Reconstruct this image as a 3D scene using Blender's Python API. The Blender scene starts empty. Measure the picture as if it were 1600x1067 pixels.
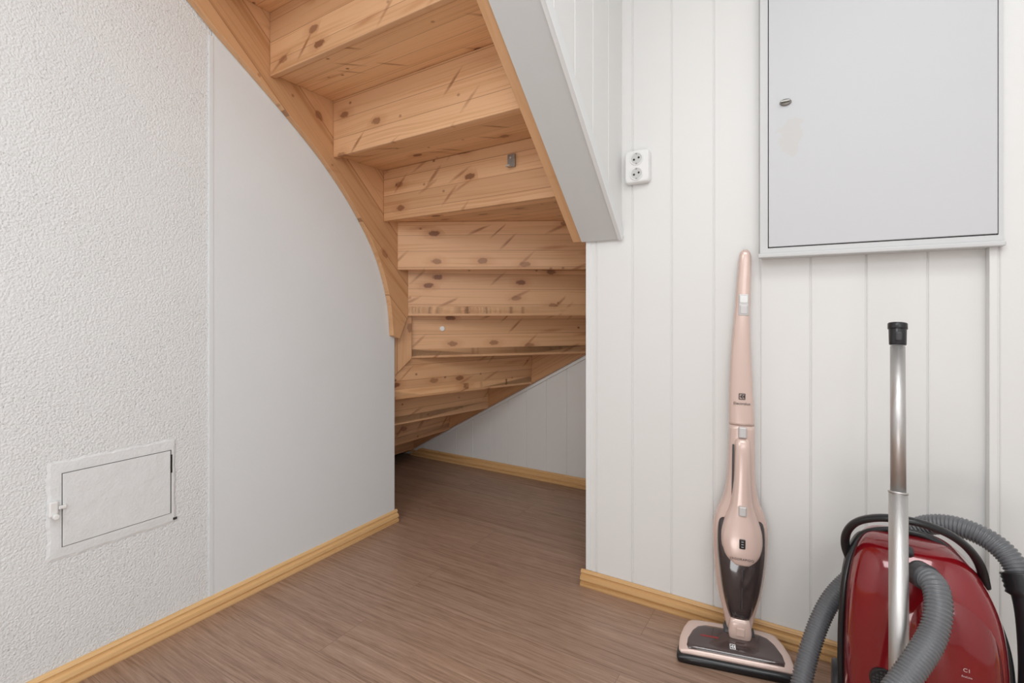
import bpy, math, random
from mathutils import Vector, Matrix
random.seed(3)
scene = bpy.context.scene
scene.view_settings.view_transform = 'Standard'
COL = scene.collection

# ------------------------------------------------------------------ materials
def new_mat(name, col=(0.8, 0.8, 0.8), rough=0.5, metal=0.0, coat=0.0, trans=0.0, alpha=1.0):
    m = bpy.data.materials.new(name); m.use_nodes = True
    b = m.node_tree.nodes['Principled BSDF']
    b.inputs['Base Color'].default_value = (*col, 1)
    b.inputs['Roughness'].default_value = rough
    b.inputs['Metallic'].default_value = metal
    b.inputs['Coat Weight'].default_value = coat
    b.inputs['Transmission Weight'].default_value = trans
    b.inputs['Alpha'].default_value = alpha
    return m

class NT:
    def __init__(s, m):
        s.t = m.node_tree; s.b = s.t.nodes['Principled BSDF']
    def n(s, typ, **kw):
        nd = s.t.nodes.new(typ)
        for k, v in kw.items():
            if k.startswith('_'):
                setattr(nd, k[1:], v)
        return nd
    def l(s, a, b): s.t.links.new(a, b)
    def val(s, nd, i, v):
        if hasattr(v, 'links'): s.l(v, nd.inputs[i])
        else: nd.inputs[i].default_value = v
    def math(s, op, a, b=0.0, c=0.0):
        nd = s.n('ShaderNodeMath', _operation=op)
        s.val(nd, 0, a); s.val(nd, 1, b); s.val(nd, 2, c)
        return nd.outputs[0]
    def coord(s, scale=(1, 1, 1), rnd=True):
        tc = s.n('ShaderNodeTexCoord'); out = tc.outputs['Object']
        if rnd:
            oi = s.n('ShaderNodeObjectInfo')
            vm = s.n('ShaderNodeVectorMath', _operation='SCALE')
            vm.inputs[0].default_value = (13.1, 7.7, 3.3)
            s.l(oi.outputs['Random'], vm.inputs['Scale'])
            ad = s.n('ShaderNodeVectorMath', _operation='ADD')
            s.l(out, ad.inputs[0]); s.l(vm.outputs[0], ad.inputs[1]); out = ad.outputs[0]
        return s.scl(out, scale)
    def scl(s, v, scale):
        vm = s.n('ShaderNodeVectorMath', _operation='MULTIPLY')
        s.l(v, vm.inputs[0]); vm.inputs[1].default_value = scale
        return vm.outputs[0]
    def noise(s, v, scale=1, detail=3, rough=0.5, dist=0):
        nd = s.n('ShaderNodeTexNoise'); s.l(v, nd.inputs['Vector'])
        nd.inputs['Scale'].default_value = scale; nd.inputs['Detail'].default_value = detail
        nd.inputs['Roughness'].default_value = rough; nd.inputs['Distortion'].default_value = dist
        return nd.outputs['Fac']
    def ramp(s, f, stops):
        nd = s.n('ShaderNodeValToRGB'); s.l(f, nd.inputs[0]); cr = nd.color_ramp
        while len(cr.elements) < len(stops): cr.elements.new(0.5)
        for e, (p, c) in zip(cr.elements, stops):
            e.position = p; e.color = (*c, 1) if len(c) == 3 else c
        return nd.outputs[0]
    def mrange(s, f, a, b, c=0.0, d=1.0):
        mr = s.n('ShaderNodeMapRange'); s.l(f, mr.inputs[0])
        for i, q in enumerate((a, b, c, d)): mr.inputs[i + 1].default_value = q
        return mr.outputs[0]
    def mix(s, f, a, b, mode='MIX'):
        nd = s.n('ShaderNodeMix', _data_type='RGBA', _blend_type=mode)
        s.val(nd, 0, f)
        for i, v in ((6, a), (7, b)):
            if hasattr(v, 'links'): s.l(v, nd.inputs[i])
            else: nd.inputs[i].default_value = (*v, 1)
        return nd.outputs[2]
    def bump(s, h, strength=0.3, dist=0.01):
        nd = s.n('ShaderNodeBump'); s.l(h, nd.inputs['Height'])
        nd.inputs['Strength'].default_value = strength; nd.inputs['Distance'].default_value = dist
        s.l(nd.outputs[0], s.b.inputs['Normal'])
    def col(s, c): s.l(c, s.b.inputs['Base Color'])

def pine(name, light, mid, dark, knots=1.0, slat=0.075, rough=0.45, streaks=1.0):
    m = new_mat(name, rough=rough); k = NT(m)
    v = k.coord()
    warp = k.noise(k.scl(v, (1.5, 6, 6)), 1, 2)
    sep = k.n('ShaderNodeSeparateXYZ'); k.l(v, sep.inputs[0])
    row = k.math('FLOOR', k.math('DIVIDE', sep.outputs[1], slat))
    wn = k.n('ShaderNodeTexWhiteNoise', _noise_dimensions='1D'); k.l(row, wn.inputs['W'])
    yy = k.math('ADD', sep.outputs[1], k.math('MULTIPLY', warp, 0.035))
    cmb = k.n('ShaderNodeCombineXYZ'); k.l(k.math('ADD', sep.outputs[0], k.math('MULTIPLY', wn.outputs['Value'], 5.0)), cmb.inputs[0]); k.l(yy, cmb.inputs[1]); k.l(sep.outputs[2], cmb.inputs[2])
    g1 = k.noise(k.scl(cmb.outputs[0], (1.0, 150, 40)), 1, 3, 0.6)
    g2 = k.noise(k.scl(cmb.outputs[0], (1.3, 45, 15)), 1, 2, 0.5)
    c = k.ramp(k.math('ADD', k.math('MULTIPLY', g1, 0.5), k.math('MULTIPLY', g2, 0.5)),
               [(0.36, mid), (0.50, light), (0.60, light), (0.70, mid)])
    tint = k.math('ADD', k.math('MULTIPLY', wn.outputs['Value'], 0.28), 0.83)
    tv = k.n('ShaderNodeCombineColor')
    k.l(tint, tv.inputs[0]); k.l(k.math('POWER', tint, 1.25), tv.inputs[1]); k.l(k.math('POWER', tint, 1.5), tv.inputs[2])
    c = k.mix(1.0, c, tv.outputs[0], 'MULTIPLY')
    fr = k.math('FRACT', k.math('DIVIDE', sep.outputs[1], slat))
    seam = k.math('LESS_THAN', fr, 0.024)
    c = k.mix(k.math('MULTIPLY', seam, 0.6), c, dark)
    if knots:
        jit = k.math('MULTIPLY', k.math('SUBTRACT', k.noise(k.scl(v, (70, 70, 70)), 1, 2), 0.5), 0.12)
        def layer(sc, rot, off, thr_out, thr_in, keep):
            src = v
            if rot:
                rn = k.n('ShaderNodeVectorRotate', _rotation_type='Z_AXIS'); k.l(v, rn.inputs['Vector']); rn.inputs['Angle'].default_value = rot; src = rn.outputs[0]
            ad = k.n('ShaderNodeVectorMath', _operation='ADD'); k.l(k.scl(src, sc), ad.inputs[0]); ad.inputs[1].default_value = off
            vo = k.n('ShaderNodeTexVoronoi', _voronoi_dimensions='2D'); k.l(ad.outputs[0], vo.inputs['Vector']); vo.inputs['Scale'].default_value = 1
            sc2 = k.n('ShaderNodeSeparateColor'); k.l(vo.outputs['Color'], sc2.inputs[0])
            kp = k.math('GREATER_THAN', sc2.outputs[0], keep)
            d = k.math('ADD', vo.outputs['Distance'], jit)
            mr = k.mrange(d, thr_out, thr_in)
            return k.math('MULTIPLY', k.math('MULTIPLY', kp, mr), k.math('ADD', k.math('MULTIPLY', sc2.outputs[2], .5), .5))
        warm = (light[0] * .66, light[1] * .49, light[2] * .38)
        c = k.mix(k.math('MULTIPLY', layer((5, 10, 1), 0, (0, 0, 0), .36, .10, .66), 0.65 * knots), c, warm)
        c = k.mix(k.math('MULTIPLY', layer((5, 10, 1), 0, (0, 0, 0), .14, .10, .66), 0.9 * knots), c, dark)
        c = k.mix(k.math('MULTIPLY', layer((18, 22, 1), 0, (3, 7, 0), .16, .07, .94), 0.85 * knots), c, dark)
        if streaks:
            s1 = layer((7, 50, 1), -0.75, (1, 2, 0), .46, .10, .95)
            s2 = layer((6, 46, 1), -0.42, (5, 1, 0), .44, .10, .96)
            s3 = layer((5, 34, 1), -0.10, (9, 4, 0), .44, .10, .95)
            c = k.mix(k.math('MULTIPLY', s3, 0.7 * streaks), c, warm)
            c = k.mix(k.math('MULTIPLY', s1, 0.75 * streaks), c, (dark[0] * 1.7, dark[1] * 1.9, dark[2] * 1.9))
            c = k.mix(k.math('MULTIPLY', s2, 0.7 * streaks), c, (dark[0] * 1.8, dark[1] * 2.0, dark[2] * 2.0))
    k.col(c); k.bump(g1, 0.06, 0.002)
    return m

M_pine = pine('pine_stair', (0.76, 0.45, 0.245), (0.63, 0.335, 0.160), (0.16, 0.045, 0.015))
M_tread_lit = pine('pine_tread_lit', (0.84, 0.50, 0.265), (0.70, 0.375, 0.175), (0.15, 0.042, 0.013), knots=1.0, slat=.068)  # extra light for the undersides put into a paler copy of the pine
M_pine_s = pine('pine_string', (0.74, 0.43, 0.225), (0.62, 0.33, 0.15), (0.18, 0.055, 0.018), knots=0.8, slat=0.12, streaks=.25)
M_base = pine('pine_skirting', (0.79, 0.50, 0.235), (0.62, 0.35, 0.135), (0.35, 0.17, 0.06), knots=0, slat=0.5, rough=0.4)

M_panel = new_mat('painted_panel', (0.80, 0.79, 0.765), 0.45); k = NT(M_panel)
v = k.coord(rnd=False); k.bump(k.noise(v, 180, 3), 0.05, 0.003)
k.col(k.mix(k.noise(v, 2, 2), (0.81, 0.805, 0.785), (0.84, 0.835, 0.82)))
M_smooth = new_mat('smooth_wallboard', (0.78, 0.80, 0.81), 0.55); k = NT(M_smooth)
v = k.coord(rnd=False); k.bump(k.noise(v, 90, 4, 0.6), 0.12, 0.003)
k.col(k.mix(k.noise(v, 5, 3), (0.80, 0.835, 0.85), (0.84, 0.87, 0.885)))
M_white = new_mat('white_paint', (0.83, 0.835, 0.83), 0.4); k = NT(M_white)
v = k.coord(rnd=False); k.bump(k.noise(v, 60, 3), 0.06, 0.002)
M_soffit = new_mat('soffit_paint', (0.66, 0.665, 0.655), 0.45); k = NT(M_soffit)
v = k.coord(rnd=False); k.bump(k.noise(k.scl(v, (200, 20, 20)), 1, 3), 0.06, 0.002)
M_ceil = new_mat('ceiling_paint', (0.86, 0.86, 0.86), 0.7)

M_plaster = new_mat('rough_plaster', (0.8, 0.81, 0.815), 0.5); k = NT(M_plaster)
v = k.coord(rnd=False)
vo = k.n('ShaderNodeTexVoronoi', _feature='SMOOTH_F1'); k.l(v, vo.inputs['Vector']); vo.inputs['Scale'].default_value = 185
n1 = k.noise(v, 260, 3, 0.6); n2 = k.noise(v, 60, 2, 0.6)
pn = k.noise(v, 210, 2, 0.5)
pit = k.math('MULTIPLY', k.ramp(pn, [(0.29, (1, 1, 1)), (0.35, (0, 0, 0))]), k.ramp(k.noise(v, 6, 2), [(0.38, (0, 0, 0)), (0.58, (1, 1, 1))]))
h = k.math('ADD', k.math('MULTIPLY', k.math('SUBTRACT', 1.0, vo.outputs['Distance']), 0.9), k.math('ADD', k.math('MULTIPLY', n1, 0.7), k.math('MULTIPLY', n2, 0.15)))
k.bump(k.math('SUBTRACT', h, k.math('MULTIPLY', pit, .6)), 0.58, 0.0045)
k.col(k.mix(k.math('MULTIPLY', pit, 0.6), (0.84, 0.86, 0.865), (0.34, 0.34, 0.33)))  # shade inside the pits is painted into the base colour
M_hatchpaint = new_mat('hatch_paint', (0.82, 0.84, 0.845), 0.5); k = NT(M_hatchpaint)
v = k.coord(rnd=False); k.bump(k.math('ADD', k.noise(v, 25, 3), k.math('MULTIPLY', k.noise(v, 150, 2), .3)), 0.4, 0.008)
M_gapshade = new_mat('gap_shade_dark', (0.03, 0.03, 0.03), 0.8)  # dark colour standing for shade in the cabinet gap and the hole
M_gapshade2 = new_mat('gap_shade_grey', (0.16, 0.16, 0.16), 0.8)  # grey standing for shade in the hatch door gap

M_floor = new_mat('wood_floor', rough=0.40); k = NT(M_floor)
v = k.coord(rnd=False)
br = k.n('ShaderNodeTexBrick'); k.l(v, br.inputs['Vector'])
br.offset = 0.37
br.inputs['Scale'].default_value = 1; br.inputs['Mortar Size'].default_value = 0.0010; br.inputs['Brick Width'].default_value = 1.25
br.inputs['Row Height'].default_value = 0.19; br.inputs['Color1'].default_value = (0, 0, 0, 1); br.inputs['Color2'].default_value = (1, 1, 1, 1)
br.inputs['Mortar'].default_value = (0.5, 0.5, 0.5, 1)
off = k.n('ShaderNodeVectorMath', _operation='SCALE'); k.l(br.outputs['Color'], off.inputs[0]); off.inputs['Scale'].default_value = 7.3
ad = k.n('ShaderNodeVectorMath', _operation='ADD'); k.l(v, ad.inputs[0]); k.l(off.outputs[0], ad.inputs[1]); vv = ad.outputs[0]
wp = k.noise(k.scl(vv, (1.4, 6, 1)), 1, 2)
wv = k.n('ShaderNodeVectorMath', _operation='MULTIPLY_ADD')
cx = k.n('ShaderNodeCombineXYZ'); k.l(wp, cx.inputs[1]); k.l(cx.outputs[0], wv.inputs[0]); wv.inputs[1].default_value = (0, 0.07, 0); k.l(vv, wv.inputs[2])
ga = k.noise(k.scl(wv.outputs[0], (1.8, 130, 1)), 1, 3, 0.6)
gb = k.noise(k.scl(wv.outputs[0], (.9, 40, 1)), 1, 3, 0.55)
gc = k.noise(k.scl(vv, (14, 300, 1)), 1, 3, 0.6)
f = k.math('ADD', k.math('ADD', k.math('MULTIPLY', ga, .45), k.math('MULTIPLY', gb, .15)), k.math('MULTIPLY', gc, .4))
c = k.ramp(f, [(0.36, (0.225, 0.135, 0.090)), (0.5, (0.375, 0.24, 0.170)), (0.66, (0.49, 0.335, 0.248))])
cc = k.n('ShaderNodeCombineColor'); tq = k.mrange(br.outputs['Color'], 0, 1, .95, 1.05)
for i in range(3): k.l(tq, cc.inputs[i])
c = k.mix(1.0, c, cc.outputs[0], 'MULTIPLY')
c = k.mix(k.math('MULTIPLY', br.outputs['Fac'], 0.5), c, (0.12, 0.08, 0.06))
k.col(c); k.bump(f, 0.12, 0.002)

M_cab = new_mat('cabinet_grey', (0.55, 0.55, 0.565), 0.45); k = NT(M_cab)
v = k.coord(rnd=False)
sb = k.n('ShaderNodeVectorMath', _operation='DISTANCE')
k.l(k.scl(v, (1.25, 1, 0.80)), sb.inputs[0]); sb.inputs[1].default_value = (-0.064 * 1.25, 0.0, 1.504 * 0.80)
d = k.math('ADD', sb.outputs['Value'], k.math('MULTIPLY', k.math('SUBTRACT', k.noise(v, 28, 5, .75), .5), 0.13))
patch = k.ramp(d, [(0.040, (1, 1, 1)), (0.043, (0, 0, 0))])
k.col(k.mix(k.math('MULTIPLY', patch, 0.45), (0.625, 0.63, 0.645), (0.60, 0.575, 0.53)))
M_cabframe = new_mat('cabinet_frame', (0.66, 0.665, 0.665), 0.45)
M_metal = new_mat('brushed_steel', (0.60, 0.59, 0.58), 0.45, 1.0); k = NT(M_metal)
v = k.coord(rnd=False); nz = k.noise(k.scl(v, (500, 500, 8)), 1, 2); k.bump(nz, 0.2, 0.001)
M_dmetal = new_mat('dull_metal', (0.34, 0.33, 0.31), 0.4, 1.0)
M_plastic_w = new_mat('white_plastic', (0.87, 0.87, 0.86), 0.3)
M_well = new_mat('socket_recess', (.62, .62, .61), .4)
M_black = new_mat('black_plastic', (0.016, 0.016, 0.018), 0.28)
M_dgrey = new_mat('dark_grey_plastic', (0.05, 0.05, 0.055), 0.4)
M_hose = new_mat('grey_hose', (0.15, 0.155, 0.165), 0.28)
M_rose = new_mat('rose_plastic', (0.73, 0.55, 0.485), 0.27, 0.15, 0.3)
M_silver = new_mat('silver_plastic', (0.60, 0.58, 0.57), 0.3, 0.2)
M_cup = new_mat('smoked_cup', (0.045, 0.033, 0.033), 0.10, 0, 0.6)
M_window = new_mat('smoked_window', (0.14, 0.10, 0.095), 0.08, 0, 0.5, trans=.5)
M_redbrush = new_mat('red_brush', (0.30, 0.03, 0.03), 0.4)
M_ink = new_mat('dark_print', (0.05, 0.04, 0.04), 0.4)
M_wink = new_mat('white_print', (0.62, 0.52, 0.52), 0.4)
M_wink2 = new_mat('bright_print', (0.9, 0.9, 0.9), 0.4)
M_red = new_mat('red_lacquer', (0.24, 0.005, 0.010), 0.13, 0.1, 0.9)
M_red2 = new_mat('red_lacquer_lid', (0.21, 0.0045, 0.009), 0.10, 0.15, 1.0)

# ------------------------------------------------------------------ helpers
def add(name, verts, faces, mats, parent=None, M=None, smooth=False, bevel=0.0, fm=None):
    me = bpy.data.meshes.new(name); me.from_pydata([tuple(v) for v in verts], [], faces)
    if not isinstance(mats, (list, tuple)): mats = [mats]
    for m in mats: me.materials.append(m)
    if fm:
        for p, i in zip(me.polygons, fm): p.material_index = i
    import bmesh
    bm = bmesh.new(); bm.from_mesh(me); bmesh.ops.recalc_face_normals(bm, faces=bm.faces); bm.to_mesh(me); bm.free()
    if smooth:
        for p in me.polygons: p.use_smooth = True
    o = bpy.data.objects.new(name, me); COL.objects.link(o)
    if parent: o.parent = parent
    if M is not None: o.matrix_local = M
    if bevel:
        b = o.modifiers.new('b', 'BEVEL'); b.width = bevel; b.segments = 2; b.limit_method = 'ANGLE'; b.angle_limit = 0.6
    return o

def boxv(a, b):
    x0, y0, z0 = a; x1, y1, z1 = b
    v = [(x0, y0, z0), (x1, y0, z0), (x1, y1, z0), (x0, y1, z0), (x0, y0, z1), (x1, y0, z1), (x1, y1, z1), (x0, y1, z1)]
    f = [(0, 3, 2, 1), (4, 5, 6, 7), (0, 1, 5, 4), (1, 2, 6, 5), (2, 3, 7, 6), (3, 0, 4, 7)]
    return v, f
def box(name, a, b, mat, parent=None, M=None, bevel=0.0):
    v, f = boxv(a, b); return add(name, v, f, mat, parent, M, bevel=bevel)

def struct(o, label=None):
    o['kind'] = 'structure'
    if label: o['label'] = label
    return o
def thing(name, loc, label, cat, rotz=0.0, M=None):
    e = bpy.data.objects.new(name, None); e.empty_display_size = 0.1; COL.objects.link(e)
    e.matrix_world = M if M is not None else Matrix.Translation(loc) @ Matrix.Rotation(rotz, 4, 'Z')
    e['label'] = label; e['category'] = cat
    return e

def slab(name, pts, u, n, thick, mat, parent=None, pinv=None, bevel=0.002):
    u = Vector(u).normalized(); n = Vector(n).normalized(); v = n.cross(u)
    O = Vector(pts[0])
    R = Matrix((u, v, n)).transposed().to_4x4(); W = Matrix.Translation(O) @ R; Wi = W.inverted()
    loc = [Wi @ Vector(p) for p in pts]; k = len(loc)
    vs = [tuple(p) for p in loc] + [(p.x, p.y, p.z + thick) for p in loc]
    fs = [tuple(range(k)), tuple(range(2 * k - 1, k - 1, -1))] + [(i, (i + 1) % k, k + (i + 1) % k, k + i) for i in range(k)]
    M = (pinv @ W) if pinv is not None else W
    return add(name, vs, fs, mat, parent, M, bevel=bevel)

def panelwall(name, O, U, N, u0, u1, z0, ztop, grooves, thick, mat):
    O = Vector(O); U = Vector(U); N = Vector(N)
    prof = [(u0, 0)]
    for g in grooves:
        if u0 + .01 < g < u1 - .01:
            prof += [(g - .0045, 0), (g - .003, -.0035), (g - .001, -.004), (g + .0005, -.001), (g + .003, 0)]
    prof.append((u1, 0))
    zt = ztop if callable(ztop) else (lambda u: ztop)
    prof += [(u1, -thick), (u0, -thick)]
    k = len(prof); vs = []
    for u, d in prof: vs.append(O + U * u + N * d + Vector((0, 0, z0)))
    for u, d in prof: vs.append(O + U * u + N * d + Vector((0, 0, zt(u))))
    fs = [tuple(range(k)), tuple(range(2 * k - 1, k - 1, -1))] + [(i, (i + 1) % k, k + (i + 1) % k, k + i) for i in range(k)]
    return struct(add(name, vs, fs, mat))

BP = [(0, 0), (.0165, 0), (.0185, .005), (.0185, .014), (.0100, .0165), (.0100, .021), (.0180, .025), (.0165, .036), (.0080, .0395), (.0080, .045), (.0110, .049), (.008, .055), (.004, .058), (0, .058)]
def baseboard(name, A, B, N, mat):
    A = Vector(A); B = Vector(B); N = Vector(N)
    u = (B - A).normalized(); L = (B - A).length
    R = Matrix((u, Vector((0, 0, 1)), u.cross(Vector((0, 0, 1))))).transposed().to_4x4()
    W = Matrix.Translation(A) @ R; Wi = R.inverted()
    vs = []
    for t in (0, L):
        for d, z in BP: vs.append(Wi @ (u * t + N * d + Vector((0, 0, z))))
    k = len(BP)
    fs = [tuple(range(k)), tuple(range(2 * k - 1, k - 1, -1))] + [(i, (i + 1) % k, k + (i + 1) % k, k + i) for i in range(k)]
    return struct(add(name, vs, fs, mat, None, W))

def crom(pts, sub):
    P = [tuple(p) for p in pts]; out = []; n = len(P)
    for i in range(n - 1):
        p0 = P[max(i - 1, 0)]; p1 = P[i]; p2 = P[i + 1]; p3 = P[min(i + 2, n - 1)]
        for j in range(sub):
            t = j / sub
            out.append(tuple(0.5 * (2 * b + (c - a) * t + (2 * a - 5 * b + 4 * c - d) * t * t + (-a + 3 * b - 3 * c + d) * t ** 3) for a, b, c, d in zip(p0, p1, p2, p3)))
    out.append(P[-1]); return out

def loft(name, secs, mat, parent=None, M=None, e=2.6, n=40, sub=4, smooth=True):
    S = crom(secs, sub) if sub > 1 else secs
    vs = []; fs = []
    for z, cx, cy, hw, hd in S:
        hw = max(hw, 1e-4); hd = max(hd, 1e-4)
        for i in range(n):
            a = 2 * math.pi * i / n; c = math.cos(a); s = math.sin(a)
            vs.append((cx + hw * math.copysign(abs(c) ** (2 / e), c), cy + hd * math.copysign(abs(s) ** (2 / e), s), z))
    for j in range(len(S) - 1):
        for i in range(n):
            fs.append((j * n + i, j * n + (i + 1) % n, (j + 1) * n + (i + 1) % n, (j + 1) * n + i))
    fs.append(tuple(range(n))); fs.append(tuple((len(S) - 1) * n + i for i in range(n)))
    return add(name, vs, fs, mat, parent, M, smooth=smooth)

def sweep(name, path, rad, mat, parent=None, M=None, n=16, flat=1.0):
    P = [Vector(p) for p in path]; vs = []; fs = []; nv = None
    for i, p in enumerate(P):
        t = (P[min(i + 1, len(P) - 1)] - P[max(i - 1, 0)]).normalized()
        if nv is None: nv = t.orthogonal().normalized()
        nv = (nv - t * nv.dot(t)).normalized(); b = t.cross(nv)
        r = rad(i) if callable(rad) else rad
        for j in range(n):
            a = 2 * math.pi * j / n
            vs.append(p + nv * r * math.cos(a) + b * r * flat * math.sin(a))
    for i in range(len(P) - 1):
        for j in range(n): fs.append((i * n + j, i * n + (j + 1) % n, (i + 1) * n + (j + 1) % n, (i + 1) * n + j))
    fs.append(tuple(range(n))); fs.append(tuple((len(P) - 1) * n + j for j in range(n)))
    return add(name, vs, fs, mat, parent, M, smooth=True)

def cyl(name, p0, p1, r, mat, parent=None, n=24, r2=None, bevel=0.0):
    p0 = Vector(p0); p1 = Vector(p1); t = (p1 - p0).normalized(); a = t.orthogonal().normalized(); b = t.cross(a)
    vs = []
    for p, rr in ((p0, r), (p1, r if r2 is None else r2)):
        for j in range(n):
            an = 2 * math.pi * j / n; vs.append(p + a * rr * math.cos(an) + b * rr * math.sin(an))
    fs = [(j, (j + 1) % n, n + (j + 1) % n, n + j) for j in range(n)] + [tuple(range(n)), tuple(range(2 * n - 1, n - 1, -1))]
    o = add(name, vs, fs, mat, parent, bevel=bevel)
    for p in o.data.polygons:
        if len(p.vertices) == 4: p.use_smooth = True
    return o

def text(name, s, width, pos, mat, parent, Mbase=None, spacing=1.0):
    cu = bpy.data.curves.new('t', 'FONT'); cu.body = s; cu.extrude = 0.02; cu.align_x = 'CENTER'; cu.align_y = 'CENTER'; cu.space_character = spacing
    ob = bpy.data.objects.new('t', cu); COL.objects.link(ob)
    bpy.context.view_layer.update()
    dg = bpy.context.evaluated_depsgraph_get()
    me = bpy.data.meshes.new_from_object(ob.evaluated_get(dg))
    bpy.data.objects.remove(ob)
    xs = [v.co.x for v in me.vertices]; sc = width / (max(xs) - min(xs))
    me.transform(Matrix.Diagonal((sc, sc, sc * 0.5, 1)))
    me.materials.clear(); me.materials.append(mat)
    o = bpy.data.objects.new(name, me); COL.objects.link(o); o.parent = parent
    M = Matrix.Translation(pos) @ Matrix.Rotation(math.pi / 2, 4, 'X')
    o.matrix_local = (Mbase @ M) if Mbase is not None else M
    return o

def emblem(name, size, pos, m1, parent, Mbase=None, tilt=math.pi / 2):
    s = size / 2; t = s * 0.76; vs = []; fs = []
    out = [(-s, -s), (s, -s), (s, s), (-s, s)]; inn = [(-t, -t), (t, -t), (t, t), (-t, t)]
    for p in out + inn: vs.append((*p, 0))
    for i in range(4): fs.append((i, (i + 1) % 4, 4 + (i + 1) % 4, 4 + i))
    for tri in ([(-t, t * .1), (t * .55, t), (t * .05, 0)], [(-t, -t * .1), (t * .05, 0), (t * .55, -t)], [(t * .25, 0), (t, t * .8), (t, -t * .8)]):
        b = len(vs); vs += [(*p, 0) for p in tri]; fs.append((b, b + 1, b + 2))
    M = Matrix.Translation(pos) @ Matrix.Rotation(tilt, 4, 'X')
    return add(name, vs, fs, m1, parent, (Mbase @ M) if Mbase is not None else M)

# ------------------------------------------------------------------ room shell
CZ = 2.60
struct(box('floor', (-2.9, -2.0, -0.05), (1.45, 2.75, 0), M_floor), 'brown wood-grain laminate floor')
struct(box('ceiling', (-2.9, -2.0, CZ), (1.45, 2.75, CZ + .05), M_ceil), 'white painted ceiling')
struct(box('wall_left', (-1.82, -2.0, 0), (-1.715, 0.894, CZ), M_plaster), 'rough white plaster wall')
struct(box('wall_left_smooth', (-1.82, 0.896, 0), (-1.713, 1.735, CZ), M_smooth), 'smooth white wallboard below the stair string')
struct(box('trim_1', (-1.7165, 0.886, 0.0585), (-1.7110, 0.898, 1.915), M_smooth), 'thin white joint strip')
G = [-.012 + .133 * i for i in range(-5, 12)]
panelwall('wall_right', (0, 1.70, 0), (1, 0, 0), (0, -1, 0), -.717, 1.45, 0, CZ, G, .08, M_panel)
struct(box('trim_2', (-.7185, 1.697, 0.0585), (-.700, 1.7065, 1.262), M_white, bevel=.001), 'white corner strip')
panelwall('wall_casing', (0, 1.665, 0), (1, 0, 0), (0, -1, 0), .366, 1.45, 0, CZ, [.385, .515, .648, .78], .034, M_panel)
panelwall('wall_rear', (0, 2.62, 0), (1, 0, 0), (0, -1, 0), -2.9, -.72, 0, CZ, [-1.112 - .133 * 13 + .133 * i + .02 for i in range(18)], .1, M_panel)
struct(box('wall_stair_end', (-.735, 1.781, 0), (-.64, 2.62, CZ), M_panel))
struct(box('wall_far_left', (-2.9, 1.70, 0), (-2.80, 2.62, CZ), M_panel))
struct(box('wall_far_left_front', (-2.80, 1.66, 0), (-1.821, 1.735, CZ), M_panel))
struct(box('wall_behind', (-1.82, -2.0, 0), (1.45, -1.90, CZ), M_ceil))
struct(box('wall_side', (1.35, -1.9, 0), (1.45, 1.66, CZ), M_ceil))

SL = 0.92
def zs(Y): return 1.257 + SL * (1.70 - Y)
YT = 1.70 - (CZ - 1.257) / SL
def sidewall():
    X1, X0 = -.584, -.717
    prof = [(1.699, 0)]
    for i in range(1, 12):
        g = 1.70 - .133 * i
        if g > YT + .02: prof += [(g + .003, 0), (g + .001, -.002), (g - .001, -.002), (g - .003, 0)]
    prof.append((YT + .002, 0))
    vs = []; k = len(prof)
    for y, d in prof: vs.append((X1 + d, y, zs(y)))
    for y, d in prof: vs.append((X1 + d, y, CZ))
    fs = [(i, i + 1, k + i + 1, k + i) for i in range(k - 1)]
    b = len(vs)
    vs += [(X0, 1.699, zs(1.699)), (X0, YT + .002, zs(YT + .002)), (X0, 1.699, CZ), (X0, YT + .002, CZ)]
    fs += [(b, b + 1, b + 3, b + 2), (0, b, b + 2, k), (k - 1, b + 1, b + 3, 2 * k - 1)]
    fs.append(tuple(range(k)) + (b + 1, b)); fs.append(tuple(range(k, 2 * k)) + (b + 3, b + 2))
    return struct(add('wall_stair_side', vs, fs, M_panel), 'white panelled wall following the stair')
sidewall()
nrm = Vector((0, -SL, -1)).normalized(); sdir = Vector((0, -1, SL)).normalized()
def along(X, Y, off=0.0):
    return Vector((X, Y, zs(Y))) + nrm * off
YB = YT + .06
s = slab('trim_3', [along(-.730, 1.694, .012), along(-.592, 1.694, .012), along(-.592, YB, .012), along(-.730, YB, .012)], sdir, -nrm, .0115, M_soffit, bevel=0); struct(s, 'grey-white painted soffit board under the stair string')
s = slab('trim_4', [along(-.591, 1.694, .017), along(-.578, 1.694, .017), along(-.578, YB, .017), along(-.591, YB, .017)], sdir, -nrm, .0165, M_white, bevel=.001); struct(s, 'white angle moulding')
s = slab('trim_5', [along(-.5775, 1.694, .017), along(-.5775, 1.694, -.02), along(-.5775, YB, -.02), along(-.5775, YB, .017)], sdir, (-1, 0, 0), .004, M_white, bevel=0); struct(s, 'white angle moulding')

baseboard('baseboard_left', (-1.7145, -1.88, 0), (-1.7145, 1.748, 0), (1, 0, 0), M_base)
baseboard('baseboard_right', (-.735, 1.6985, 0), (.364, 1.6985, 0), (0, -1, 0), M_base)
baseboard('baseboard_casing', (.366, 1.6635, 0), (1.34, 1.6635, 0), (0, -1, 0), M_base)
baseboard('baseboard_rear', (-2.42, 2.6195, 0), (-.74, 2.6195, 0), (0, -1, 0), M_base)

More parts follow.
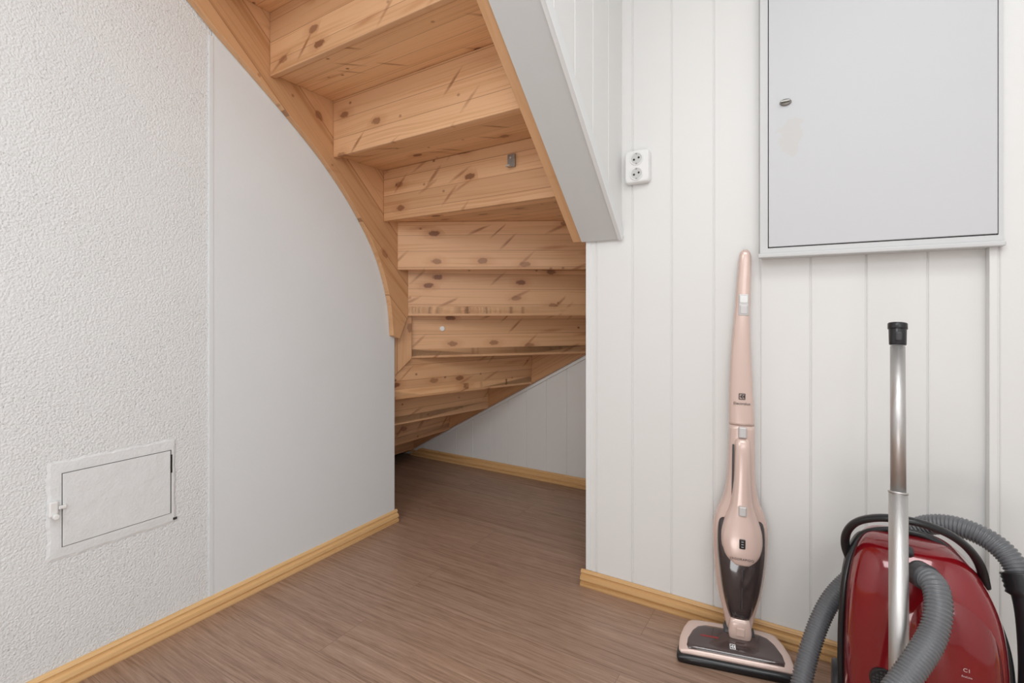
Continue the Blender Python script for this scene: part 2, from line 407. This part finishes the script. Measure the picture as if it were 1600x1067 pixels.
# ------------------------------------------------------------------ staircase
ST = thing('staircase', (-1.2, 2.0, 0), 'quarter-turn pine winder staircase seen from beneath, knotty boards', 'staircase')
PI = Matrix.Translation((-1.2, 2.0, 0)).inverted()
t = .022
XI, XO = -1.684, -.769
R = []
R.append(((-2.38, 1.742), (-2.37, 2.588), .06))
R.append(((-2.085, 1.742), (-2.057, 2.588), .231))
R.append(((-1.948, 1.742), (-1.751, 2.588), .402))
R.append(((-1.757, 1.742), (-1.44, 2.588), .578))
R.append(((-1.728, 1.828), (-1.075, 2.588), .775))
R.append(((-1.690, 1.795), (-.745, 2.55), .985))
R.append(((-1.684, 1.725), (-.745, 2.24), 1.203))
for i in range(5):
    R.append(((XI, 1.636 - .277 * i), (XO, 1.600 - .272 * i), 1.418 + .2185 * i))
for i, (a, b, z) in enumerate(R[:-1]):
    zt = R[i + 1][2]
    A = Vector((a[0], a[1], z - .006)); B = Vector((b[0], b[1], z - .006))
    u = (B - A).normalized()
    top = Vector((0, 0, zt - z + .0115))
    slab('riser', [A, B, B + top, A + top], u, u.cross(Vector((0, 0, 1))), -t, M_pine, ST, PI, bevel=.003)
    a2, b2, _ = R[i + 1]
    A2 = Vector((a2[0], a2[1], zt)); B2 = Vector((b2[0], b2[1], zt))
    A1 = Vector((a[0], a[1], zt)); B1 = Vector((b[0], b[1], zt))
    d = Vector((0, 0, 1)).cross(u) * .045
    u2 = (B2 - A2).normalized(); e2 = Vector((0, 0, 1)).cross(u2) * (t + .001)
    if i < 3: lo = [A1 + d * .5, B1 + Vector((-.045, 0, 0))]
    else: lo = [A1 + d, B1 + d]
    if i == 3: lo = [A1 + Vector((-.03, 0, 0)), B1 + Vector((-.04, 0, 0))]
    if i in (4, 5): lo = [A1 + d * .3, Vector((min(B1.x, -.745), min(B1.y, 2.588), zt))]
    if i == 6: lo = [A1 + d * .3, Vector((-.745, B1.y, zt))]
    pts = [lo[0], lo[1]]
    if i == 4: pts.append(Vector((-.745, 2.588, zt)))
    q = [B2 + e2 * (1 if i > 4 else 0), A2 + e2 * (1 if i > 4 else 0)]
    pts += q
    zoff = Vector((0, 0, .006))
    slab('tread', [p + zoff for p in pts], u2, (0, 0, 1), .034, M_tread_lit, ST, PI, bevel=0)
low = [(.10, 2.56), (.30, 2.40), (.55, 2.20), (.814, 1.993), (.894, 1.93), (1.048, 1.82), (1.18, 1.722), (1.317, 1.61), (1.45, 1.475), (1.571, 1.315), (1.64, 1.18), (1.685, 1.03), (1.700, .888)]
lowc = [(p[0], p[1]) for p in crom([(a, b) for a, b in low], 5)]
poly = lowc + [(1.742, .872), (1.800, .985), (1.80, 1.55), (1.62, 1.84), (1.30, 2.10), (.9, 2.42), (.68, 2.585), (.10, 2.585)]
slab('stringer', [(-1.7115, y, z) for y, z in poly], (0, -.72, .69), (1, 0, 0), .0265, M_pine_s, ST, PI, bevel=.002)
pp = [along(-.7685, 1.698, .004), along(-.7685, YB, .004), along(-.7685, YB, -.03) , Vector((-.7685, .62, 2.585)), Vector((-.7685, 1.0, 2.33)), Vector((-.7685, 1.698, 1.72))]
slab('stringer', pp, sdir, (1, 0, 0), .0375, M_pine_s, ST, PI, bevel=.002)
def zr(X): return .049 + .554 * (X + 2.385)
pp = [(-2.47, 2.617, max(zr(-2.47), .005)), (-.745, 2.617, zr(-.745)), (-.745, 2.617, zr(-.745) + .36), (-2.47, 2.617, zr(-2.47) + .36)]
slab('stringer', pp, (.875, 0, .484), (0, -1, 0), .027, M_pine_s, ST, PI, bevel=.002)
pp = [Vector((-1.762, 1.778, .69)), Vector((-1.712, 1.845, .772)), Vector((-1.712, 1.845, 1.0)), Vector((-1.762, 1.778, 1.0))]
slab('newel', pp, (0, 0, 1), (.8, -.6, 0), .03, M_pine_s, ST, PI, bevel=.002)
o = slab('trim_6', [(-2.42, 2.6185, zr(-2.42) - .020), (-.745, 2.6185, zr(-.745) - .020), (-.745, 2.6185, zr(-.745) - .001), (-2.42, 2.6185, zr(-2.42) - .001)], (.875, 0, .484), (0, -1, 0), .010, M_white, bevel=.001); struct(o, 'white sloping cover strip below the stair string')

b = thing('metal_bracket', (-.978, 1.6005, 1.568), 'small grey metal plate screwed to a stair riser', 'bracket')
box('plate', (-.016, -.004, -.024), (.016, .004, .024), M_dmetal, b, bevel=.001)
cyl('screw', (0, -.008, .010), (0, -.004, .010), .004, M_metal, b)
box('lip', (-.016, -.022, -.024), (.004, -.004, -.020), M_metal, b)
b = thing('white_cap', (-1.6090, 1.9620, .915), 'small round white plastic cap on a stair riser', 'cap')
ur = Vector((-1.075 + 1.728, 2.588 - 1.828, 0)).normalized()
un = ur.cross(Vector((0, 0, 1)))
b.location = Vector((-1.728, 1.828, .915)) + ur * .180
cyl('cap_disc', un * -.001, un * .007, .0125, M_plastic_w, b, bevel=.002)

# ------------------------------------------------------------------ wall hatch
h = thing('access_hatch', (-1.7145, .64, .47), 'white painted access hatch set in the rough plaster wall', 'hatch')
def hb(name, y0, y1, z0, z1, x0, x1, mat, bev=0.002):
    return box(name, (x0, y0 - .64, z0 - .47), (x1, y1 - .64, z1 - .47), mat, h, bevel=bev)
vs = []; fs = []; N_ = 96
def rect(t, y0, y1, z0, z1):
    t = (t % 1) * 4; s_ = int(t); q = t - s_
    return [(y0 + (y1 - y0) * q, z0), (y1, z0 + (z1 - z0) * q), (y1 - (y1 - y0) * q, z1), (y0, z1 - (z1 - z0) * q)][s_]
rings = [((.478, .785, .341, .604), .0001, .0016), ((.486, .781, .349, .598), .0026, .0010), ((.502, .779, .368, .577), .0036, 0), ((.508, .773, .3735, .5710), .0034, 0), ((.508, .773, .3735, .5710), .0006, 0)]
for (rc, x, wob) in rings:
    for i in range(N_):
        y, z = rect(i / N_, *rc)
        y += wob * math.sin(i * 2.3) + wob * math.sin(i * .7 + 1); z += wob * math.cos(i * 1.9) + wob * math.sin(i * .9)
        vs.append((x, y - .64, z - .47))
for r_ in range(len(rings) - 1):
    for i in range(N_): fs.append((r_ * N_ + i, r_ * N_ + (i + 1) % N_, (r_ + 1) * N_ + (i + 1) % N_, (r_ + 1) * N_ + i))
add('hatch_frame', vs, fs, M_hatchpaint, h)
hb('gap_shade_sheet', .508, .773, .3735, .571, .0006, .0014, M_gapshade2, 0)  # grey sheet that paints the shade around the hatch door
hb('hatch_door', .5102, .7690, .3754, .5688, .0016, .0050, M_hatchpaint, .0010)
o = hb('latch', .480, .500, .462, .502, .0034, .013, M_plastic_w, .004)
cyl('latch_knob', (.013, -.148, -.006), (.026, -.148, -.006), .007, M_plastic_w, o, bevel=.002)
hb('catch', .500, .517, .478, .487, .0052, .012, M_plastic_w, .002)
hb('gap_shade_strip', .7692, .7745, .50, .556, .0036, .0044, M_black, 0)  # black strip painting the shade in the gap beside the door
hb('hole_shade', .777, .788, .351, .358, .0030, .0045, M_gapshade, 0)  # dark block, shade inside the hole put in as colour

# ------------------------------------------------------------------ cabinet
c = thing('electrical_cabinet', (0, 0, 0), 'grey painted wall cabinet with small turn latch and peeled patch', 'cabinet', M=Matrix.Translation((0.127, 1.70, 1.16)))
def cb(name, a, b_, mat, bev=.001, par=None):
    sh = (0.127, 1.70, 1.16)
    return box(name, tuple(p - q for p, q in zip(a, sh)), tuple(p - q for p, q in zip(b_, sh)), mat, par or c, bevel=bev)
cb('cabinet_body', (-.138, 1.664, 1.172), (.363, 1.699, 2.12), M_cabframe)
vs, fs = [], []
for a, b_ in (((-.142, 1.650, 1.172), (-.1215, 1.6635, 2.12)), ((.379, 1.650, 1.172), (.3875, 1.6635, 2.12)), ((-.1215, 1.650, 1.172), (.379, 1.6635, 1.187)), ((-.1215, 1.650, 2.10), (.379, 1.6635, 2.12))):
    v_, f_ = boxv(tuple(p - q for p, q in zip(a, (0.127, 1.70, 1.16))), tuple(p - q for p, q in zip(b_, (0.127, 1.70, 1.16)))); b0 = len(vs); vs += v_; fs += [tuple(b0 + q for q in f) for f in f_]
add('cabinet_frame', vs, fs, M_cabframe, c)
cb('gap_shade_sheet', (-.1215, 1.660, 1.187), (.379, 1.6635, 2.10), M_gapshade, 0)  # dark sheet, the shadow in the door gap put in as colour
v_, f_ = boxv((-.1190, 1.6465 - 1.65, 1.1900), (.3768, 1.6595 - 1.65, 2.097))
door = add('door', v_, f_, M_cab, c, Matrix.Translation((-.127, -.05, -1.16)), bevel=.0015)
dk = Matrix.Translation((-.0754, -.0045, 1.606))
kn = loft('latch', [(0, 0, 0, .0155, .010), (.004, 0, 0, .0145, .009), (.0055, 0, 0, .010, .006)], M_dmetal, door, dk @ Matrix.Rotation(math.pi / 2, 4, 'X'), e=2, sub=1)
box('latch_key', (-.012, -.0025, .004), (.012, .0025, .016), M_dmetal, kn, bevel=.001)
cb('ledge', (-.147, 1.640, 1.1590), (.391, 1.6640, 1.1715), M_cabframe, .003)
cb('ledge_base', (-.142, 1.6645, 1.1590), (.363, 1.699, 1.1715), M_cabframe, 0)

# ------------------------------------------------------------------ wall socket
sk = thing('wall_socket', (-.5225, 1.699, 1.496), 'white double wall power socket on the panelled wall', 'socket')
loft('socket_housing', [(0, 0, 0, .0425, .0560), (.020, 0, 0, .0425, .0560), (.026, 0, 0, .040, .0535), (.028, 0, 0, .037, .050)], M_plastic_w, sk, Matrix.Rotation(math.pi / 2, 4, 'X'), e=9, sub=1, n=64, smooth=False)
for zz in (.0255, -.0255):
    vs = []; fs = []; n = 32
    prof = [(.0230, -.0282), (.0225, -.0300), (.0195, -.0300), (.0185, -.0284)]
    for r_, y_ in prof:
        for j in range(n):
            a = 2 * math.pi * j / n; vs.append((r_ * math.cos(a), y_, r_ * math.sin(a)))
    for i in range(len(prof) - 1):
        for j in range(n): fs.append((i * n + j, i * n + (j + 1) % n, (i + 1) * n + (j + 1) % n, (i + 1) * n + j))
    ins = add('socket_insert', vs, fs, M_plastic_w, sk, Matrix.Translation((0, 0, zz)), smooth=True)
    cyl('socket_well', (0, -.0281, 0), (0, -.0286, 0), .0186, M_well, ins)
    for sx in (-.009, .009):
        cyl('pin_hole', (sx * .9, -.0286, sx * .3), (sx * .9, -.0290, sx * .3), .0036, M_black, ins)
    for sz in (-1, 1):
        box('earth_clip', (-.0025, -.0298, sz * .0165 - .002), (.0025, -.0287, sz * .0165 + .002), M_dmetal, ins)

# ------------------------------------------------------------------ stick vacuum
rz = math.radians(13.3)
sv = thing('stick_vacuum', (-.207, 1.573, 0), 'rose-pink cordless upright stick vacuum leaning on the panelled wall', 'vacuum cleaner', rz)
def wedge(name, secs, mat, par, e=4.5, n=48):
    vs = []; fs = []
    for y, hw, zb, zt_ in secs:
        cz = (zb + zt_) / 2; hh = (zt_ - zb) / 2
        for i in range(n):
            a = 2 * math.pi * i / n; c_ = math.cos(a); s_ = math.sin(a)
            vs.append((hw * math.copysign(abs(c_) ** (2 / e), c_), y, cz + hh * math.copysign(abs(s_) ** (2 / e), s_)))
    for j in range(len(secs) - 1):
        for i in range(n): fs.append((j * n + i, j * n + (i + 1) % n, (j + 1) * n + (i + 1) % n, (j + 1) * n + i))
    fs.append(tuple(range(n))); fs.append(tuple((len(secs) - 1) * n + i for i in range(n)))
    return add(name, vs, fs, mat, par, smooth=True)
foot = wedge('floor_nozzle', [(.066, .100, .022, .040), (.060, .116, .019, .052), (.045, .124, .018, .058), (.015, .136, .018, .056), (-.02, .146, .018, .050), (-.045, .149, .018, .042), (-.060, .149, .019, .034), (-.068, .144, .020, .028)], M_rose, sv)
wedge('nozzle_base', [(.060, .11, .0, .016), (.045, .130, .0, .023), (.0, .145, .0, .023), (-.04, .153, .0, .023), (-.066, .155, .0, .023), (-.080, .151, .002, .019)], M_black, foot, e=6)
wedge('nozzle_window', [(.026, .080, .045, .0590), (.018, .096, .040, .0592), (.0, .110, .035, .0572), (-.03, .124, .030, .0502), (-.050, .128, .025, .0417), (-.060, .124, .022, .0362)], M_window, foot, e=6)
box('brush_strip', (-.088, -.020, .0500), (-.040, -.014, .0545), M_redbrush, foot, Matrix.Identity(4), bevel=.001)
emblem('nozzle_emblem', .015, (-.004, -.040, .0502), M_wink2, foot, tilt=math.radians(22))
T = Matrix.Translation((.0192, .0335, .07)) @ Matrix.Rotation(math.radians(1.2), 4, 'Y') @ Matrix.Rotation(math.radians(-3.1), 4, 'X')
cyl('swivel_joint', (-.022, .03, .048), (.060, .03, .048), .022, M_dgrey, sv, bevel=.004)
body = loft('lower_body', [(-.012, 0, 0, .028, .022), (.0, 0, 0, .034, .026), (.046, 0, .002, .045, .028), (.10, 0, .004, .059, .030), (.16, 0, .004, .068, .032), (.237, 0, .004, .0740, .034), (.294, 0, .004, .0740, .034), (.335, 0, .003, .064, .032), (.370, 0, .002, .050, .030), (.405, 0, 0, .0425, .027), (.446, 0, 0, .0385, .026), (.52, 0, 0, .0360, .025), (.590, 0, 0, .0350, .024)], M_rose, sv, T, e=3)
hd = loft('upper_handle', [(.5915, -.0005, 0, .0350, .024), (.637, -.002, 0, .0345, .023), (.70, -.004, 0, .0325, .021), (.79, -.0055, 0, .0285, .019), (.87, -.005, 0, .0242, .018), (.929, -.0035, 0, .0215, .017), (1.0, -.001, 0, .0200, .016), (1.06, .001, 0, .0185, .015), (1.095, .002, 0, .0172, .0145), (1.112, .002, 0, .0140, .012), (1.121, .002, 0, .006, .006)], M_rose, sv, T, e=2.8)
box('trigger_frame', (-.016, -.0185, .918), (.013, -.0120, .984), M_silver, hd, bevel=.005)
box('power_button', (-.0115, -.0205, .924), (.0085, -.0170, .950), M_silver, hd, bevel=.004)
box('release_button', (-.0125, -.0208, .957), (.0095, -.0170, .979), M_plastic_w, hd, bevel=.004)
emblem('logo_emblem', .018, (-.003, -.0245, .677), M_ink, hd)
text('logo_text', 'Electrolux', .046, (-.003, -.0246, .656), M_ink, hd)
hu = loft('hand_unit', [(.195, 0, -.022, .050, .028), (.237, 0, -.028, .056, .032), (.285, 0, -.028, .055, .032), (.325, 0, -.024, .044, .030), (.36, 0, -.022, .032, .028), (.40, 0, -.022, .026, .026), (.45, 0, -.022, .0225, .024), (.52, 0, -.020, .0215, .022), (.548, 0, -.014, .020, .020), (.556, 0, -.010, .012, .012)], M_rose, sv, T, e=3)
box('grip_gap_shade', (-.0275, -.0290, .385), (-.0228, -.0255, .535), M_dgrey, hu, bevel=.001)  # dark strip painting the shade between grip and body
cup = loft('dust_cup', [(.035, 0, -.012, .028, .026), (.06, 0, -.018, .036, .032), (.11, 0, -.026, .049, .038), (.17, 0, -.028, .058, .038), (.235, 0, -.024, .064, .032), (.30, 0, -.018, .062, .022), (.325, 0, -.012, .050, .014)], M_cup, sv, T, e=3)
box('cup_rib', (-.0015, -.0665, .08), (.0015, -.050, .19), M_dgrey, cup, bevel=.0005)
loft('front_cover', [(.200, 0, -.046, .028, .018), (.225, 0, -.048, .046, .019), (.26, 0, -.046, .053, .019), (.295, 0, -.042, .049, .018), (.33, 0, -.038, .036, .016), (.37, 0, -.034, .026, .015)], M_rose, hu, None, e=2.6)
box('charge_window', (-.009, -.0685, .248), (.007, -.0640, .275), M_black, hu, bevel=.003)
for i in range(3):
    box('indicator', (-.004, -.0690, .2535 + i * .0072), (.002, -.0684, .2550 + i * .0072), M_silver, hu)
box('cup_button', (-.011, -.0585, .336), (.010, -.0500, .364), M_silver, hu, bevel=.003)
box('lock_button', (-.012, -.0345, .555), (.011, -.0200, .588), M_silver, body, bevel=.004)
text('model_text', 'ERGORAPIDO', .062, (-.002, -.0680, .219), M_ink, hu, spacing=1.15)
loft('neck_cover', [(-.018, 0, -.030, .028, .012), (.0, 0, -.032, .031, .014), (.03, 0, -.030, .027, .014), (.042, 0, -.024, .020, .010)], M_rose, body, None, e=4)
box('neck_button', (-.012, -.049, -.006), (.012, -.044, .018), M_rose, body, bevel=.003)
box('neck_slot', (-.038, .002, -.03), (.038, .020, .0), M_dgrey, body, bevel=.004)

# ------------------------------------------------------------------ canister vacuum
cv = thing('canister_vacuum', (.19, 1.36, 0), 'glossy red canister vacuum standing upright with grey ribbed hose', 'vacuum cleaner')
KX = .97
def nar(secs): return [(z, cx * KX - .002, cy, hw * KX, hd_) for z, cx, cy, hw, hd_ in secs]
cb_ = loft('canister_body', nar([(.012, 0, 0, .10, .070), (.03, 0, 0, .126, .088), (.10, 0, 0, .138, .096), (.22, 0, 0, .140, .098), (.31, 0, 0, .138, .098), (.38, -.002, .002, .132, .095), (.43, -.006, .004, .121, .090), (.470, -.012, .008, .105, .080), (.498, -.018, .013, .085, .064), (.511, -.022, .018, .062, .044), (.515, -.024, .02, .028, .020)]), M_red, cv, e=3.0, n=56)
loft('undertray', nar([(.0, 0, .05, .10, .045), (.03, 0, .055, .138, .055), (.10, 0, .055, .147, .058), (.30, 0, .055, .146, .058), (.38, -.003, .055, .138, .055), (.44, -.009, .055, .120, .048), (.48, -.016, .055, .094, .038), (.497, -.02, .055, .056, .025)]), M_dgrey, cb_, None, e=3, n=48)
loft('bag_compartment_lid', nar([(.06, .028, -.020, .07, .070), (.12, .032, -.020, .090, .090), (.24, .034, -.020, .096, .094), (.33, .032, -.018, .094, .094), (.39, .027, -.014, .088, .088), (.44, .018, -.006, .073, .076), (.475, .008, .002, .053, .060), (.492, .000, .01, .028, .03)]), M_red2, cb_, None, e=2.5, n=48)
pth = crom([(x * KX - .002, y, z) for x, y, z in [(-.122, .0, .06), (-.142, -.01, .14), (-.144, -.012, .26), (-.141, -.012, .34), (-.134, -.006, .41), (-.120, .004, .465), (-.096, .014, .502), (-.036, .016, .520), (.028, .014, .514), (.078, .004, .472), (.112, -.006, .41), (.135, -.012, .34), (.144, -.012, .26), (.142, -.01, .14), (.122, 0, .06)]], 6)
sweep('bumper', pth, .0070, M_black, cb_, None, n=10)
pth = crom([(-.122, .020, .430), (-.133, .005, .470), (-.130, -.018, .510), (-.112, -.040, .543), (-.078, -.056, .564), (-.038, -.062, .571), (.000, -.060, .568), (.040, -.048, .552), (.072, -.026, .523), (.094, -.005, .485), (.105, .010, .44)], 6)
sweep('carry_handle', pth, .0105, M_black, cb_, None, n=14, flat=.75)
loft('handle_latch', [(0, 0, 0, .020, .012), (.012, 0, 0, .018, .011), (.018, 0, 0, .010, .006)], M_dgrey, cb_, Matrix.Translation((-.036, -.045, .497)) @ Matrix.Rotation(math.radians(35), 4, 'X'), e=3, sub=1)
gr = cyl('outlet_grille', (-.070, -.088, .245), (-.070, -.0985, .245), .026, M_black, cb_, bevel=.002)
vs, fs = [], []
for i in range(-3, 4):
    for j in range(-3, 4):
        if i * i + j * j <= 10:
            v_, f_ = boxv((-.070 + i * .0062 - .002, -.1002, .245 + j * .0062 - .002), (-.070 + i * .0062 + .002, -.0986, .245 + j * .0062 + .002)); b0 = len(vs); vs += v_; fs += [tuple(b0 + q for q in f) for f in f_]
add('grille_dots', vs, fs, M_dgrey, gr)
text('model_text', 'C1', .009, (.052, -.1165, .326), M_wink, cb_)
text('line_text', 'EcoLine', .015, (.052, -.1165, .314), M_wink, cb_)
for sx in (-1, 1):
    cyl('wheel', (sx * .136, .06, .09), (sx * .158, .06, .09), .072, M_dgrey, cb_, n=40, bevel=.006)
W = [(.178, 1.262, .480), (.192, 1.228, .480), (.193, 1.196, .452), (.178, 1.164, .410), (.140, 1.112, .365), (.095, 1.060, .310), (.045, 1.030, .19), (.000, 1.050, .075), (-.030, 1.130, .035), (-.045, 1.240, .045), (-.035, 1.320, .11), (-.008, 1.400, .205), (.028, 1.462, .280), (.080, 1.515, .335), (.135, 1.535, .385), (.180, 1.520, .450), (.215, 1.495, .500), (.265, 1.470, .520), (.315, 1.445, .512), (.346, 1.418, .485), (.358, 1.390, .440)]
W = [(a - .19, b_ - 1.36, z) for a, b_, z in W]
dense = crom(W, 40)
pts = [Vector(p) for p in dense]; step = .0017; out = [pts[0]]; acc = 0
for i in range(1, len(pts)):
    seg = pts[i] - pts[i - 1]; L = seg.length
    while acc + L >= step * len(out):
        tt = (step * len(out) - acc) / L; out.append(pts[i - 1] + seg * tt)
    acc += L
HR = [.0212, .0224, .0212, .0182]
sweep('hose', out, lambda i: HR[i % 4], M_hose, cv, None, n=20)
p = out[0]; q = out[8]
sweep('hose_collar', [p + (p - q) * .6, p, q, q + (q - p) * .3], .0250, M_dgrey, cv, None, n=24)
e0 = out[-1]
gp = crom([e0 + Vector((-.006, .012, .03)), e0, e0 + Vector((.004, -.02, -.05)), e0 + Vector((.002, -.045, -.14)), e0 + Vector((-.005, -.06, -.26))], 8)
sweep('hose_grip', gp, lambda i: (.0290 + (.002 if i % 2 else 0) if i < 10 else .023), M_black, cv, None, n=24)

tb = Vector((.127, 1.115, .0)); tt_ = Vector((.1466, 1.318, .976)); dr = (tt_ - tb).normalized()
tv = thing('vacuum_tube', tb, 'brushed steel telescopic suction tube with black end cap', 'vacuum tube')
def al(a): return dr * (a * (tt_ - tb).length)
cyl('outer_tube', al(.05), al(.655), .0158, M_metal, tv, n=40)
cyl('inner_tube', al(.655), al(.95), .0130, M_metal, tv, n=40)
cyl('tube_ring', al(.654), al(.658), .0166, M_metal, tv, n=40, bevel=.001)
cyl('end_cap', al(.953), al(.995), .0148, M_black, tv, n=40, r2=.0158, bevel=.002)
cyl('end_rim', al(.986), al(1.0), .0172, M_black, tv, n=40, bevel=.002)
cyl('lower_socket', al(.004), al(.06), .0190, M_black, tv, n=40, bevel=.002)
box('cap_button', (-.005, -.004, -.009), (.005, .003, .009), M_dgrey, tv, Matrix.Translation(al(.970) + Vector((0, -.0155, .003))), bevel=.002)

# ------------------------------------------------------------------ lights
def area(name, loc, target, size, energy, col=(1, 1, 1), sy=None):
    d = bpy.data.lights.new(name, 'AREA'); d.energy = energy; d.color = col
    d.shape = 'RECTANGLE'; d.size = size; d.size_y = sy or size
    o = bpy.data.objects.new(name, d); COL.objects.link(o); o.location = loc
    o.rotation_euler = (Vector(target) - Vector(loc)).to_track_quat('-Z', 'Y').to_euler()
    return o
area('ceiling_lamp', (.35, .1, 2.54), (.35, .1, 0), .9, 17, (.96, .985, 1))
area('ceiling_lamp_rear', (-.6, -1.1, 2.5), (-.6, .3, .6), 1.1, 24, (.95, .985, 1))
area('rear_fill_light', (.9, -1.35, 1.9), (-.9, 1.7, .9), 1.0, 10, (.96, .985, 1))  # unseen fill light added behind the camera, in place of bounced flash
area('tread_fill_light', (.05, -.55, .14), (-.75, .7, 2.3), .7, 10, (.98, .985, 1))  # unseen fill light added low down to brighten the tread undersides
w = bpy.data.worlds.new('w'); scene.world = w; w.use_nodes = True
w.node_tree.nodes['Background'].inputs[0].default_value = (.8, .85, .9, 1)
w.node_tree.nodes['Background'].inputs[1].default_value = .3

# ------------------------------------------------------------------ camera
cd = bpy.data.cameras.new('cam'); cam = bpy.data.objects.new('cam', cd); COL.objects.link(cam)
cam.location = (0, 0, 1.0); cam.rotation_euler = (math.pi / 2, 0, math.radians(31.37))
cd.sensor_width = 36; cd.lens = 779 / 1600 * 36; cd.shift_y = -46.5 / 1600; cd.clip_start = .02
scene.camera = cam
